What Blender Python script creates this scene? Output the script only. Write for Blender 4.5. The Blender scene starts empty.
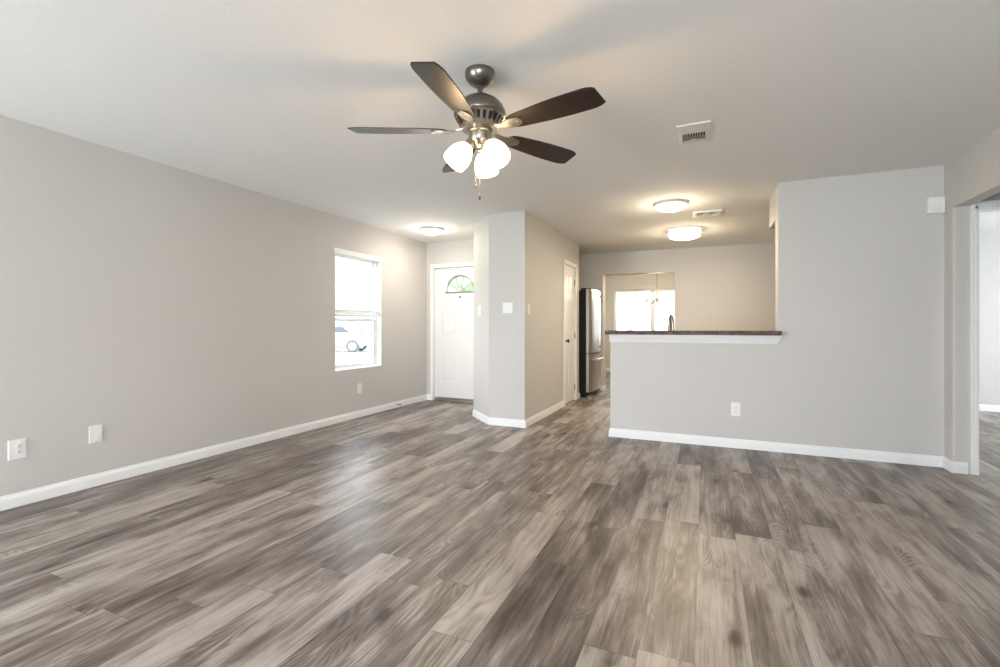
import bpy, bmesh, math, random
from mathutils import Vector, Matrix
random.seed(7)
SC = bpy.context.scene
COL = SC.collection
R = math.radians

# ------------------------------------------------------------------ camera
CAM_H = 1.133
YAW = 23.71
F_PX = 468.0
cam_d = bpy.data.cameras.new('camera')
cam = bpy.data.objects.new('camera', cam_d)
COL.objects.link(cam)
cam.location = (0, 0, CAM_H)
cam.rotation_euler = (R(90), 0, R(YAW))
cam_d.sensor_width = 36.0
cam_d.lens = F_PX / 1000 * 36
cam_d.shift_y = -0.0066
cam_d.clip_start = 0.05
cam_d.clip_end = 300
SC.camera = cam

# ------------------------------------------------------------------ world, daylight, exposure
SKY_STRENGTH = 5.0
REAR_DOOR_W = 140
REAR_WIN_W = 98
SIDE_WIN_W = 75
DINING_W = 70
BED_W = 130
FAN_BULB_W = 4
FOYER_W = 5.5
KITCH_A_W = 8
KITCH_B_W = 12
CHAND_W = 9.0
SC.view_settings.view_transform = 'Standard'
SC.view_settings.look = 'None'
SC.view_settings.exposure = 0.71
SC.view_settings.gamma = 1.0
SC.view_settings.use_curve_mapping = False

world = bpy.data.worlds.new('overcast_sky')
SC.world = world
world.use_nodes = True
wn = world.node_tree.nodes
wl = world.node_tree.links
wn.clear()
w_out = wn.new('ShaderNodeOutputWorld')
w_bg = wn.new('ShaderNodeBackground')
w_tc = wn.new('ShaderNodeTexCoord')
w_sep = wn.new('ShaderNodeSeparateXYZ')
w_ramp = wn.new('ShaderNodeValToRGB')
w_ramp.color_ramp.elements[0].position = 0.0
w_ramp.color_ramp.elements[0].color = (1.0, 1.0, 1.0, 1)
w_ramp.color_ramp.elements[1].position = 0.6
w_ramp.color_ramp.elements[1].color = (0.75, 0.87, 1.0, 1)
wl.new(w_tc.outputs['Generated'], w_sep.inputs[0])
wl.new(w_sep.outputs['Z'], w_ramp.inputs[0])
wl.new(w_ramp.outputs[0], w_bg.inputs[0])
w_bg.inputs[1].default_value = SKY_STRENGTH
wl.new(w_bg.outputs[0], w_out.inputs[0])

def area(name, loc, direction, sx, sy, power, color=(1, 1, 1)):
    d = bpy.data.lights.new(name, 'AREA')
    d.shape = 'RECTANGLE'
    d.size, d.size_y = sx, sy
    d.energy = power
    d.color = color
    o = bpy.data.objects.new(name, d)
    COL.objects.link(o)
    o.location = loc
    o.rotation_euler = Vector(direction).to_track_quat('-Z', 'Z').to_euler()
    return o

DAY = (0.855, 0.935, 1.0)
# daylight standing outside the glass of the room's windows that lie behind the view
area('daylight_patio_door', (-3.35, -2.75, 1.05), (0.1, 1, 0.12), 0.9, 1.95, REAR_DOOR_W, DAY)
area('daylight_rear_window', (0.3, -2.75, 1.30), (0, 1, 0.2), 2.0, 1.4, REAR_WIN_W, DAY)
area('bedroom_fill_light', (6.05, 6.6, 1.4), (-1, 0, 0), 1.7, 1.4, BED_W, DAY)  # unseen lamp added to brighten the bedroom

# ------------------------------------------------------------------ materials
def new_mat(name):
    m = bpy.data.materials.new(name)
    m.use_nodes = True
    return m, m.node_tree.nodes, m.node_tree.links, m.node_tree.nodes['Principled BSDF']

def plain(name, color, rough=0.5, metal=0.0, noise=0.0, nscale=20, bump=0.0, bscale=200, spec=0.5, coat=0.0):
    m, n, l, b = new_mat(name)
    b.inputs['Base Color'].default_value = (*color, 1)
    b.inputs['Roughness'].default_value = rough
    b.inputs['Metallic'].default_value = metal
    b.inputs['Specular IOR Level'].default_value = spec
    b.inputs['Coat Weight'].default_value = coat
    g = n.new('ShaderNodeNewGeometry')
    if noise:
        t = n.new('ShaderNodeTexNoise')
        t.inputs['Scale'].default_value = nscale
        l.new(g.outputs['Position'], t.inputs['Vector'])
        mx = n.new('ShaderNodeMix')
        mx.data_type = 'RGBA'
        mx.inputs['A'].default_value = (*[c * (1 - noise) for c in color], 1)
        mx.inputs['B'].default_value = (*[min(1, c * (1 + noise)) for c in color], 1)
        l.new(t.outputs['Fac'], mx.inputs['Factor'])
        l.new(mx.outputs['Result'], b.inputs['Base Color'])
    if bump:
        t2 = n.new('ShaderNodeTexNoise')
        t2.inputs['Scale'].default_value = bscale
        t2.inputs['Detail'].default_value = 3
        l.new(g.outputs['Position'], t2.inputs['Vector'])
        bp = n.new('ShaderNodeBump')
        bp.inputs['Strength'].default_value = bump
        bp.inputs['Distance'].default_value = 0.004
        l.new(t2.outputs['Fac'], bp.inputs['Height'])
        l.new(bp.outputs[0], b.inputs['Normal'])
    return m

M = {}
M['wall'] = plain('greige_wall_paint', (0.598, 0.577, 0.552), 0.6, noise=0.012, nscale=3, bump=0.10, bscale=90, spec=0.35)
M['ceiling'] = plain('white_ceiling_paint', (0.83, 0.82, 0.81), 0.85, noise=0.01, nscale=2, bump=0.20, bscale=55, spec=0.2)
M['trim'] = plain('white_trim_paint', (0.86, 0.86, 0.86), 0.35)
M['door'] = plain('white_door_paint', (0.80, 0.79, 0.78), 0.38)
M['plastic'] = plain('white_plastic', (0.84, 0.84, 0.84), 0.3)
M['slot'] = plain('dark_slot', (0.03, 0.03, 0.03), 0.6)
M['register'] = plain('register_enamel', (0.70, 0.68, 0.64), 0.45)
M['register_dark'] = plain('register_duct', (0.035, 0.032, 0.03), 0.8)
M['nickel'] = plain('bulb_warmed_nickel', (0.44, 0.39, 0.32), 0.28, 1.0, noise=0.08, nscale=60)  # warm tint carries the golden glow of the fan bulbs
M['pewter'] = plain('dark_pewter', (0.22, 0.20, 0.18), 0.3, 1.0)
M['brass'] = plain('aged_brass', (0.26, 0.18, 0.11), 0.3, 1.0)
M['bronze'] = plain('dark_bronze', (0.10, 0.08, 0.07), 0.35, 1.0)
M['black'] = plain('black_fridge_side', (0.008, 0.008, 0.009), 0.55, spec=0.2)
M['rubber'] = plain('black_rubber', (0.02, 0.02, 0.02), 0.7)
M['tyre'] = plain('washed_out_tyre', (0.11, 0.11, 0.115), 0.8)  # tyre black lifted to grey, copying the overexposed view outside
M['grass'] = plain('lawn_grass', (0.16, 0.24, 0.08), 0.9, noise=0.3, nscale=4)
M['asphalt'] = plain('pale_concrete', (0.50, 0.50, 0.49), 0.9, noise=0.08, nscale=3)
M['leaf'] = plain('green_leaves', (0.28, 0.36, 0.25), 0.6, noise=0.4, nscale=6)
M['bark'] = plain('grey_bark', (0.38, 0.35, 0.32), 0.9, noise=0.3, nscale=12)
M['car_paint'] = plain('silver_car_paint', (0.55, 0.56, 0.58), 0.25, 0.3, coat=1.0)
M['car_glass'] = plain('dark_car_glass', (0.05, 0.06, 0.07), 0.1)
M['brick'] = plain('pale_brick', (0.55, 0.48, 0.42), 0.9, noise=0.15, nscale=8)
M['roof'] = plain('grey_shingles', (0.30, 0.29, 0.28), 0.9, noise=0.2, nscale=10)
M['cabinet'] = plain('white_cabinet_paint', (0.75, 0.72, 0.67), 0.4)
M['vinyl'] = plain('white_vinyl_frame', (0.82, 0.83, 0.84), 0.35)
M['blind'] = plain('white_blind_slats', (0.86, 0.87, 0.88), 0.45)
M['cord'] = plain('pale_cord', (0.75, 0.75, 0.74), 0.7)

def pane_mat():
    m, n, l, b = new_mat('clear_window_glass')
    n.remove(b)
    out = n['Material Output']
    tr = n.new('ShaderNodeBsdfTransparent')
    tr.inputs[0].default_value = (0.97, 0.97, 0.97, 1)
    gl = n.new('ShaderNodeBsdfGlossy')
    gl.inputs['Roughness'].default_value = 0.02
    fr = n.new('ShaderNodeFresnel')
    fr.inputs[0].default_value = 1.45
    gm = n.new('ShaderNodeNewGeometry')
    ff = n.new('ShaderNodeMath'); ff.operation = 'SUBTRACT'; ff.inputs[0].default_value = 1.0
    l.new(gm.outputs['Backfacing'], ff.inputs[1])
    fm = n.new('ShaderNodeMath'); fm.operation = 'MULTIPLY'
    l.new(fr.outputs[0], fm.inputs[0]); l.new(ff.outputs[0], fm.inputs[1])
    mx = n.new('ShaderNodeMixShader')
    l.new(fm.outputs[0], mx.inputs[0])
    l.new(tr.outputs[0], mx.inputs[1])
    l.new(gl.outputs[0], mx.inputs[2])
    l.new(mx.outputs[0], out.inputs[0])
    return m
M['glass'] = pane_mat()

def lamp_glass(name, color, strength):
    m, n, l, b = new_mat(name)
    b.inputs['Base Color'].default_value = (0.9, 0.88, 0.84, 1)
    b.inputs['Roughness'].default_value = 0.3
    b.inputs['Emission Color'].default_value = (*color, 1)
    b.inputs['Emission Strength'].default_value = strength
    return m
M['shade_glow'] = lamp_glass('lit_frosted_shade', (1.0, 0.78, 0.50), 3.0)
M['dome_glow'] = lamp_glass('lit_white_dome', (1.0, 0.90, 0.76), 5.0)
M['drum_glow'] = lamp_glass('lit_white_drum', (1.0, 0.93, 0.80), 2.2)
M['chand_glow'] = lamp_glass('lit_chandelier_glass', (1.0, 0.93, 0.80), 1.3)

def steel():
    m, n, l, b = new_mat('brushed_stainless_steel')
    b.inputs['Metallic'].default_value = 1.0
    g = n.new('ShaderNodeNewGeometry')
    mp = n.new('ShaderNodeMapping')
    mp.inputs['Scale'].default_value = (2, 2, 260)
    t = n.new('ShaderNodeTexNoise')
    t.inputs['Scale'].default_value = 3
    l.new(g.outputs['Position'], mp.inputs[0])
    l.new(mp.outputs[0], t.inputs['Vector'])
    cr = n.new('ShaderNodeValToRGB')
    cr.color_ramp.elements[0].color = (0.40, 0.38, 0.36, 1)
    cr.color_ramp.elements[1].color = (0.56, 0.54, 0.51, 1)
    l.new(t.outputs['Fac'], cr.inputs[0])
    l.new(cr.outputs[0], b.inputs['Base Color'])
    b.inputs['Roughness'].default_value = 0.33
    return m
M['steel'] = steel()

def blade_wood():
    m, n, l, b = new_mat('dark_walnut_veneer')
    tc = n.new('ShaderNodeTexCoord')
    mp = n.new('ShaderNodeMapping')
    mp.inputs['Scale'].default_value = (3, 60, 10)
    t = n.new('ShaderNodeTexNoise')
    t.inputs['Scale'].default_value = 2.5
    t.inputs['Detail'].default_value = 5
    l.new(tc.outputs['Object'], mp.inputs[0])
    l.new(mp.outputs[0], t.inputs['Vector'])
    cr = n.new('ShaderNodeValToRGB')
    cr.color_ramp.elements[0].position = 0.35
    cr.color_ramp.elements[0].color = (0.008, 0.005, 0.004, 1)
    cr.color_ramp.elements[1].position = 0.7
    cr.color_ramp.elements[1].color = (0.022, 0.013, 0.010, 1)
    l.new(t.outputs['Fac'], cr.inputs[0])
    l.new(cr.outputs[0], b.inputs['Base Color'])
    b.inputs['Roughness'].default_value = 0.38
    return m
M['walnut'] = blade_wood()

def laminate():
    m, n, l, b = new_mat('speckled_brown_countertop')
    g = n.new('ShaderNodeNewGeometry')
    mp = n.new('ShaderNodeMapping')
    mp.inputs['Rotation'].default_value = (0.2, 0.5, 0.1)
    mp.inputs['Scale'].default_value = (9, 22, 22)
    t = n.new('ShaderNodeTexNoise')
    t.inputs['Scale'].default_value = 2.2
    t.inputs['Detail'].default_value = 8
    t.inputs['Roughness'].default_value = 0.75
    t.inputs['Distortion'].default_value = 1.2
    l.new(g.outputs['Position'], mp.inputs[0])
    l.new(mp.outputs[0], t.inputs['Vector'])
    cr = n.new('ShaderNodeValToRGB')
    e = cr.color_ramp.elements
    e[0].position, e[0].color = 0.36, (0.018, 0.011, 0.009, 1)
    e[1].position, e[1].color = 0.72, (0.34, 0.25, 0.20, 1)
    x = e.new(0.5); x.color = (0.085, 0.048, 0.036, 1)
    l.new(t.outputs['Fac'], cr.inputs[0])
    l.new(cr.outputs[0], b.inputs['Base Color'])
    b.inputs['Roughness'].default_value = 0.5
    b.inputs['Specular IOR Level'].default_value = 0.25
    return m
M['laminate'] = laminate()

def floor_mat():
    m, n, l, b = new_mat('grey_brown_vinyl_planks')
    W, L = 0.182, 1.22
    def math_n(op, a, b_=None, clamp=False):
        q = n.new('ShaderNodeMath'); q.operation = op; q.use_clamp = clamp
        for i, v in enumerate((a, b_)):
            if v is None: continue
            if isinstance(v, (int, float)): q.inputs[i].default_value = v
            else: l.new(v, q.inputs[i])
        return q.outputs[0]
    def white(v, dim='1D'):
        q = n.new('ShaderNodeTexWhiteNoise'); q.noise_dimensions = dim
        l.new(v, q.inputs['W' if dim == '1D' else 'Vector'])
        return q
    def comb(x, y, z):
        q = n.new('ShaderNodeCombineXYZ')
        for i, v in enumerate((x, y, z)):
            if isinstance(v, (int, float)): q.inputs[i].default_value = v
            else: l.new(v, q.inputs[i])
        return q.outputs[0]
    def noise(v, scale, detail=3, rough=0.5, dist=0.0):
        q = n.new('ShaderNodeTexNoise')
        q.inputs['Scale'].default_value = scale
        q.inputs['Detail'].default_value = detail
        q.inputs['Roughness'].default_value = rough
        q.inputs['Distortion'].default_value = dist
        l.new(v, q.inputs['Vector'])
        return q.outputs['Fac']
    def ramp(v, stops):
        q = n.new('ShaderNodeValToRGB')
        e = q.color_ramp.elements
        e[0].position, e[0].color = stops[0][0], (*stops[0][1], 1)
        e[1].position, e[1].color = stops[-1][0], (*stops[-1][1], 1)
        for p, c in stops[1:-1]:
            k = e.new(p); k.color = (*c, 1)
        l.new(v, q.inputs[0])
        return q.outputs[0]
    def mixc(f, a, c, mode='MIX'):
        q = n.new('ShaderNodeMix'); q.data_type = 'RGBA'; q.blend_type = mode
        for key, v in (('Factor', f), ('A', a), ('B', c)):
            if isinstance(v, (int, float)): q.inputs[key].default_value = v
            elif isinstance(v, tuple): q.inputs[key].default_value = (*v, 1)
            else: l.new(v, q.inputs[key])
        return q.outputs['Result']
    g = n.new('ShaderNodeNewGeometry')
    s = n.new('ShaderNodeSeparateXYZ')
    l.new(g.outputs['Position'], s.inputs[0])
    X, Y = s.outputs[0], s.outputs[1]
    px = math_n('DIVIDE', math_n('ADD', X, 0.035), W)
    ci = math_n('FLOOR', px)
    fx = math_n('FRACT', px)
    off = white(math_n('ADD', ci, 13.3)).outputs['Value']
    py = math_n('ADD', math_n('DIVIDE', Y, L), math_n('MULTIPLY', off, 5.0))
    ri = math_n('FLOOR', py)
    fy = math_n('FRACT', py)
    idn = white(comb(ci, ri, 8.0), '3D')
    idv = idn.outputs['Value']
    sepc = n.new('ShaderNodeSeparateColor')
    l.new(idn.outputs['Color'], sepc.inputs[0])
    r2, r3 = sepc.outputs[0], sepc.outputs[1]
    zid = math_n('MULTIPLY', idv, 90.0)
    # broad cloudy streaks
    v1 = comb(math_n('MULTIPLY', X, 7.0), math_n('MULTIPLY', Y, 1.25), zid)
    n1 = noise(v1, 1.0, 4, 0.55, 0.4)
    v1b = comb(math_n('MULTIPLY', X, 22.0), math_n('MULTIPLY', Y, 1.6), zid)
    n2 = noise(v1b, 1.0, 5, 0.6, 0.3)
    # fine fibres
    v2 = comb(math_n('MULTIPLY', X, 170.0), math_n('MULTIPLY', Y, 5.0), zid)
    n3 = noise(v2, 1.0, 4, 0.6)
    # cathedral rings
    v3 = comb(math_n('MULTIPLY', X, 6.0), math_n('MULTIPLY', Y, 1.5), zid)
    n4 = noise(v3, 1.0, 1, 0.4, 0.2)
    rings = math_n('SINE', math_n('MULTIPLY', n4, 150.0))
    gate = math_n('MULTIPLY', math_n('SUBTRACT', noise(comb(math_n('MULTIPLY', X, 5.0), math_n('MULTIPLY', Y, 1.4), math_n('ADD', zid, 40.0)), 1.0, 1), 0.53), 9.0, True)
    # knots
    kv = comb(math_n('MULTIPLY', math_n('ADD', X, math_n('MULTIPLY', math_n('SUBTRACT', n2, 0.5), 0.05)), 4.3),
              math_n('MULTIPLY', math_n('ADD', Y, math_n('MULTIPLY', math_n('SUBTRACT', n1, 0.5), 0.12)), 2.1), zid)
    vor = n.new('ShaderNodeTexVoronoi'); vor.inputs['Scale'].default_value = 1.0
    vor.voronoi_dimensions = '3D'
    l.new(kv, vor.inputs['Vector'])
    kd = vor.outputs['Distance']
    knot = math_n('SUBTRACT', 1.0, math_n('MULTIPLY', kd, 7.5), True)
    halo = math_n('SUBTRACT', 1.0, math_n('MULTIPLY', kd, 2.3), True)
    # value
    n5 = noise(comb(math_n('MULTIPLY', X, 10.0), math_n('MULTIPLY', Y, 2.6), math_n('ADD', zid, 21.0)), 1.0, 5, 0.62, 0.8)
    n6 = noise(comb(math_n('MULTIPLY', X, 70.0), math_n('MULTIPLY', Y, 2.2), math_n('ADD', zid, 5.0)), 1.0, 4, 0.65, 0.4)
    t = math_n('ADD', math_n('MULTIPLY', n1, 0.85), math_n('MULTIPLY', n2, 0.36))
    t = math_n('ADD', t, math_n('MULTIPLY', math_n('SUBTRACT', n5, 0.5), 0.54))
    t = math_n('ADD', t, math_n('MULTIPLY', math_n('SUBTRACT', n6, 0.5), 0.38))
    t = math_n('ADD', t, math_n('MULTIPLY', math_n('SUBTRACT', n3, 0.5), 0.34))
    t = math_n('ADD', t, math_n('MULTIPLY', math_n('SUBTRACT', idv, 0.5), 0.24))
    t = math_n('ADD', t, math_n('MULTIPLY', math_n('MULTIPLY', rings, gate), 0.060))
    t = math_n('SUBTRACT', t, math_n('MULTIPLY', knot, 0.42))
    t = math_n('SUBTRACT', t, math_n('MULTIPLY', halo, 0.12))
    t = math_n('SUBTRACT', t, 0.045)
    c = ramp(t, [(0.22, (0.042, 0.029, 0.024)), (0.40, (0.112, 0.086, 0.073)), (0.54, (0.200, 0.166, 0.147)),
                 (0.66, (0.325, 0.288, 0.264)), (0.86, (0.45, 0.415, 0.39))])
    # plank tint
    c = mixc(math_n('MULTIPLY', r2, 0.22), c, mixc(1.0, c, (1.0, 0.88, 0.76), 'MULTIPLY'))
    # occasional pale split streak
    sp = noise(comb(math_n('MULTIPLY', X, 48.0), math_n('MULTIPLY', Y, 0.9), math_n('ADD', zid, 7.0)), 1.0, 2, 0.5, 0.6)
    spm = math_n('MULTIPLY', math_n('SUBTRACT', sp, 0.70), 18.0, True)
    c = mixc(math_n('MULTIPLY', spm, math_n('GREATER_THAN', r3, 0.86)), c, (0.52, 0.45, 0.36))
    # seams
    ex = math_n('MINIMUM', fx, math_n('SUBTRACT', 1.0, fx))
    ey = math_n('MINIMUM', fy, math_n('SUBTRACT', 1.0, fy))
    seam = math_n('MAXIMUM', math_n('LESS_THAN', ex, 0.0065), math_n('LESS_THAN', ey, 0.0011))
    c = mixc(math_n('MULTIPLY', seam, 0.65), c, (0.07, 0.055, 0.045))
    l.new(c, b.inputs['Base Color'])
    rg = math_n('ADD', 0.31, math_n('MULTIPLY', n3, 0.14))
    l.new(rg, b.inputs['Roughness'])
    b.inputs['Specular IOR Level'].default_value = 0.5
    bp = n.new('ShaderNodeBump')
    bp.inputs['Strength'].default_value = 0.20
    bp.inputs['Distance'].default_value = 0.002
    hh = math_n('SUBTRACT', math_n('ADD', n3, math_n('MULTIPLY', noise(comb(math_n('MULTIPLY', X, 26.0), math_n('MULTIPLY', Y, 2.0), zid), 1.0, 2), 1.8)), math_n('MULTIPLY', seam, 1.0))
    l.new(hh, bp.inputs['Height'])
    l.new(bp.outputs[0], b.inputs['Normal'])
    return m
M['floor'] = floor_mat()

# ------------------------------------------------------------------ mesh helpers
def mesh_obj(name, bm, mat, parent=None, smooth=False, mats=None):
    bmesh.ops.recalc_face_normals(bm, faces=bm.faces)
    me = bpy.data.meshes.new(name)
    bm.to_mesh(me)
    bm.free()
    for m_ in (mats or [mat]):
        me.materials.append(m_)
    if smooth:
        for p in me.polygons:
            p.use_smooth = True
        me.set_sharp_from_angle(angle=R(38))
    o = bpy.data.objects.new(name, me)
    COL.objects.link(o)
    if parent is not None:
        o.parent = parent
    return o

def struct(name, bm, mat, parent=None, smooth=False, mats=None):
    o = mesh_obj(name, bm, mat, parent, smooth, mats)
    if parent is None:
        o['kind'] = 'structure'
    return o

def thing(name, label, cat, loc=(0, 0, 0), rotz=0.0, group=None, rot=None):
    o = bpy.data.objects.new(name, None)
    COL.objects.link(o)
    o.empty_display_size = 0.05
    o.location = loc
    o.rotation_euler = rot if rot else (0, 0, rotz)
    o['label'] = label
    o['category'] = cat
    if group: o['group'] = group
    return o

def root_struct(name, loc=(0, 0, 0), rotz=0.0):
    o = bpy.data.objects.new(name, None)
    COL.objects.link(o)
    o.empty_display_size = 0.05
    o.location = loc
    o.rotation_euler = (0, 0, rotz)
    o['kind'] = 'structure'
    return o

def tag(o, label, cat, group=None):
    o['label'] = label; o['category'] = cat
    if group: o['group'] = group
    return o

def box(bm, x0, x1, y0, y1, z0, z1, bevel=0.0, seg=2, mi=0):
    vs = [bm.verts.new(p) for p in ((x0, y0, z0), (x1, y0, z0), (x1, y1, z0), (x0, y1, z0),
                                    (x0, y0, z1), (x1, y0, z1), (x1, y1, z1), (x0, y1, z1))]
    fs = [bm.faces.new([vs[i] for i in f]) for f in ((0, 3, 2, 1), (4, 5, 6, 7), (0, 1, 5, 4), (1, 2, 6, 5), (2, 3, 7, 6), (3, 0, 4, 7))]
    for f in fs: f.material_index = mi
    if bevel:
        es = list({e for f in fs for e in f.edges})
        bmesh.ops.bevel(bm, geom=es, offset=bevel, segments=seg, profile=0.5, affect='EDGES')
    return fs

def round_poly(pts, radii, seg=5):
    out = []
    n_ = len(pts)
    for i, p in enumerate(pts):
        r = radii[i] if isinstance(radii, (list, tuple)) else radii
        p = Vector(p)
        if r <= 0:
            out.append(p); continue
        a = (Vector(pts[i - 1]) - p).normalized()
        c = (Vector(pts[(i + 1) % n_]) - p).normalized()
        ang = a.angle(c)
        d = r / math.tan(ang / 2)
        p0, p1 = p + a * d, p + c * d
        for k in range(seg + 1):
            t = k / seg
            out.append((p0 * (1 - t) ** 2 + p * 2 * t * (1 - t) + p1 * t ** 2))
    return out

def prism(bm, pts, z0, z1, mi=0):
    lo = [bm.verts.new((p[0], p[1], z0)) for p in pts]
    hi = [bm.verts.new((p[0], p[1], z1)) for p in pts]
    k = len(pts)
    fs = [bm.faces.new(lo[::-1]), bm.faces.new(hi)]
    for i in range(k):
        fs.append(bm.faces.new((lo[i], lo[(i + 1) % k], hi[(i + 1) % k], hi[i])))
    for f in fs: f.material_index = mi
    return fs

def xf(bm, faces_or_verts, mat):
    vs = set()
    for f in faces_or_verts:
        if isinstance(f, bmesh.types.BMVert): vs.add(f)
        else:
            for v in f.verts: vs.add(v)
    for v in vs: v.co = mat @ v.co

def lathe(bm, prof, n=32, mat=Matrix(), cap=True, mi=0):
    rings = []
    fs = []
    for r, z in prof:
        if r < 1e-5:
            rings.append([bm.verts.new(mat @ Vector((0, 0, z)))])
        else:
            rings.append([bm.verts.new(mat @ Vector((r * math.cos(2 * math.pi * i / n), r * math.sin(2 * math.pi * i / n), z))) for i in range(n)])
    for a, c in zip(rings, rings[1:]):
        for i in range(n):
            j = (i + 1) % n
            if len(a) == 1 and len(c) == 1: continue
            if len(a) == 1: fs.append(bm.faces.new((a[0], c[j], c[i])))
            elif len(c) == 1: fs.append(bm.faces.new((a[i], a[j], c[0])))
            else: fs.append(bm.faces.new((a[i], a[j], c[j], c[i])))
    if cap:
        for rg in (rings[0], rings[-1]):
            if len(rg) > 2:
                fs.append(bm.faces.new(rg))
    for f in fs: f.material_index = mi
    return fs

def tube(bm, pts, r, n=8, cap=True):
    pts = [Vector(p) for p in pts]
    rs = r if isinstance(r, (list, tuple)) else [r] * len(pts)
    rings = []
    prev = None
    for i, p in enumerate(pts):
        if i == 0: t = pts[1] - p
        elif i == len(pts) - 1: t = p - pts[i - 1]
        else: t = (pts[i + 1] - pts[i - 1])
        t.normalize()
        if prev is None:
            u = t.orthogonal().normalized()
        else:
            u = (prev - t * prev.dot(t)).normalized()
        prev = u
        v = t.cross(u)
        rings.append([bm.verts.new(p + (u * math.cos(2 * math.pi * k / n) + v * math.sin(2 * math.pi * k / n)) * rs[i]) for k in range(n)])
    for a, c in zip(rings, rings[1:]):
        for i in range(n):
            j = (i + 1) % n
            bm.faces.new((a[i], a[j], c[j], c[i]))
    if cap:
        bm.faces.new(rings[0][::-1]); bm.faces.new(rings[-1])

def BM(): return bmesh.new()

def bezier(p0, p1, p2, p3, k=12):
    p0, p1, p2, p3 = map(Vector, (p0, p1, p2, p3))
    return [p0 * (1 - t) ** 3 + p1 * 3 * t * (1 - t) ** 2 + p2 * 3 * t * t * (1 - t) + p3 * t ** 3 for t in [i / k for i in range(k + 1)]]

# ------------------------------------------------------------------ room dimensions
H = 2.44
XL = -3.98        # left wall
XR = 1.764         # right wall
YB = -2.4         # wall behind the camera
YF = 6.22         # wall with the front door
YP = 4.90         # peninsula wall face
T = 0.14

# floor and ceiling
bm = BM(); box(bm, XL - T, 6.2, YB - T, 12.4, -0.1, 0.0); struct('floor', bm, M['floor'])
bm = BM(); box(bm, XL - T, 6.2, YB - T, 12.4, H, H + 0.1); struct('ceiling', bm, M['ceiling'])

# left wall with the window opening
WY0, WY1, WZ0, WZ1 = 4.25, 5.11, 0.605, 2.055
bm = BM()
box(bm, XL - T, XL, YB - T, WY0, 0, H)
box(bm, XL - T, XL, WY1, YF + T, 0, H)
box(bm, XL - T, XL, WY0, WY1, 0, WZ0)
box(bm, XL - T, XL, WY0, WY1, WZ1, H)
struct('wall_left', bm, M['wall'])

# wall behind the camera with patio door and window openings
bm = BM()
for a, c, z0, z1 in ((XL, -3.85, 0, H), (-3.85, -2.9, 2.05, H), (-2.9, -0.75, 0, H),
                     (-0.75, 1.25, 0, 0.65), (-0.75, 1.25, 2.05, H), (1.25, XR, 0, H)):
    box(bm, a, c, YB - T, YB, z0, z1)
struct('wall_rear', bm, M['wall'])
def simple_window(name, x0, x1, z0, z1, y, bars, rot=0.0, origin=None):
    """frame, mullions and a pane; local x along the wall"""
    r = root_struct(name, origin or (0, y, 0), rot)
    b_ = BM()
    w = 0.05
    box(b_, x0, x1, -0.05, 0.05, z0, z0 + w, 0.004); box(b_, x0, x1, -0.05, 0.05, z1 - w, z1, 0.004)
    box(b_, x0, x0 + w, -0.05, 0.05, z0 + w, z1 - w, 0.004); box(b_, x1 - w, x1, -0.05, 0.05, z0 + w, z1 - w, 0.004)
    for q in bars: box(b_, q - 0.03, q + 0.03, -0.04, 0.04, z0 + w, z1 - w, 0.004)
    mesh_obj('window_frame', b_, M['vinyl'], r)
    b_ = BM(); box(b_, x0 + w, x1 - w, -0.004, 0.004, z0 + w, z1 - w)
    mesh_obj('pane', b_, M['glass'], r)
    return r
simple_window('door_3', -3.85, -2.9, 0.0, 2.05, YB - 0.07, [])
simple_window('window_3', -0.75, 1.25, 0.65, 2.05, YB - 0.07, [0.25])

# front (foyer) wall with front door opening
FDX0, FDX1, FDZ = -3.855, -2.965, 2.04
bm = BM()
box(bm, XL, FDX0 - 0.015, YF, YF + T, 0, H)
box(bm, FDX1 + 0.015, -2.72, YF, YF + T, 0, H)
box(bm, FDX0 - 0.015, FDX1 + 0.015, YF, YF + T, FDZ + 0.02, H)
struct('wall_front', bm, M['wall'])

# pantry / closet block with the chamfered corner and a recess for its door
BX = -1.858
PDY0, PDY1 = 6.52, 7.13
BY, BE, BL, BC, BD = 4.926, 7.39, -2.705, -2.305, 5.32
foot_hi = [(BX, BY), (BX, BE), (BL, BE), (BL, BD), (BC, BY)]
foot_lo = [(BX, BY), (BX, PDY0 - 0.015), (BX - 0.10, PDY0 - 0.015), (BX - 0.10, PDY1 + 0.015), (BX, PDY1 + 0.015), (BX, BE), (BL, BE), (BL, BD), (BC, BY)]
bm = BM()
prism(bm, round_poly(foot_lo, [0.008, 0, 0, 0, 0, 0.008, 0, 0.008, 0.008]), 0, 2.058)
prism(bm, round_poly(foot_hi, [0.008, 0.008, 0, 0.008, 0.008]), 2.058, H)
struct('wall_pantry', bm, M['wall'], smooth=True)

# peninsula half wall and full wall
PX0, PX1 = -0.905, 0.60
PT = 0.17
BARZ = 1.056
bm = BM()
prism(bm, round_poly([(PX0, YP), (PX1 + 0.3, YP), (PX1 + 0.3, YP + 0.12), (PX0, YP + 0.12)], [0.012, 0, 0, 0.012]), 0, BARZ)
prism(bm, round_poly([(PX1, YP), (XR + 0.10, YP), (XR + 0.10, YP + PT), (PX1, YP + PT)], [0.01, 0, 0, 0.01]), BARZ, H)
box(bm, PX1 + 0.3, XR + 0.10, YP, YP + PT, 0, BARZ)
struct('wall_peninsula', bm, M['wall'], smooth=True)
# soffit above the kitchen cabinets behind the full wall
bm = BM(); box(bm, PX1, XR, YP + PT, 5.52, 2.14, H, 0.01)
struct('trim_1', bm, M['wall'])

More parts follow.
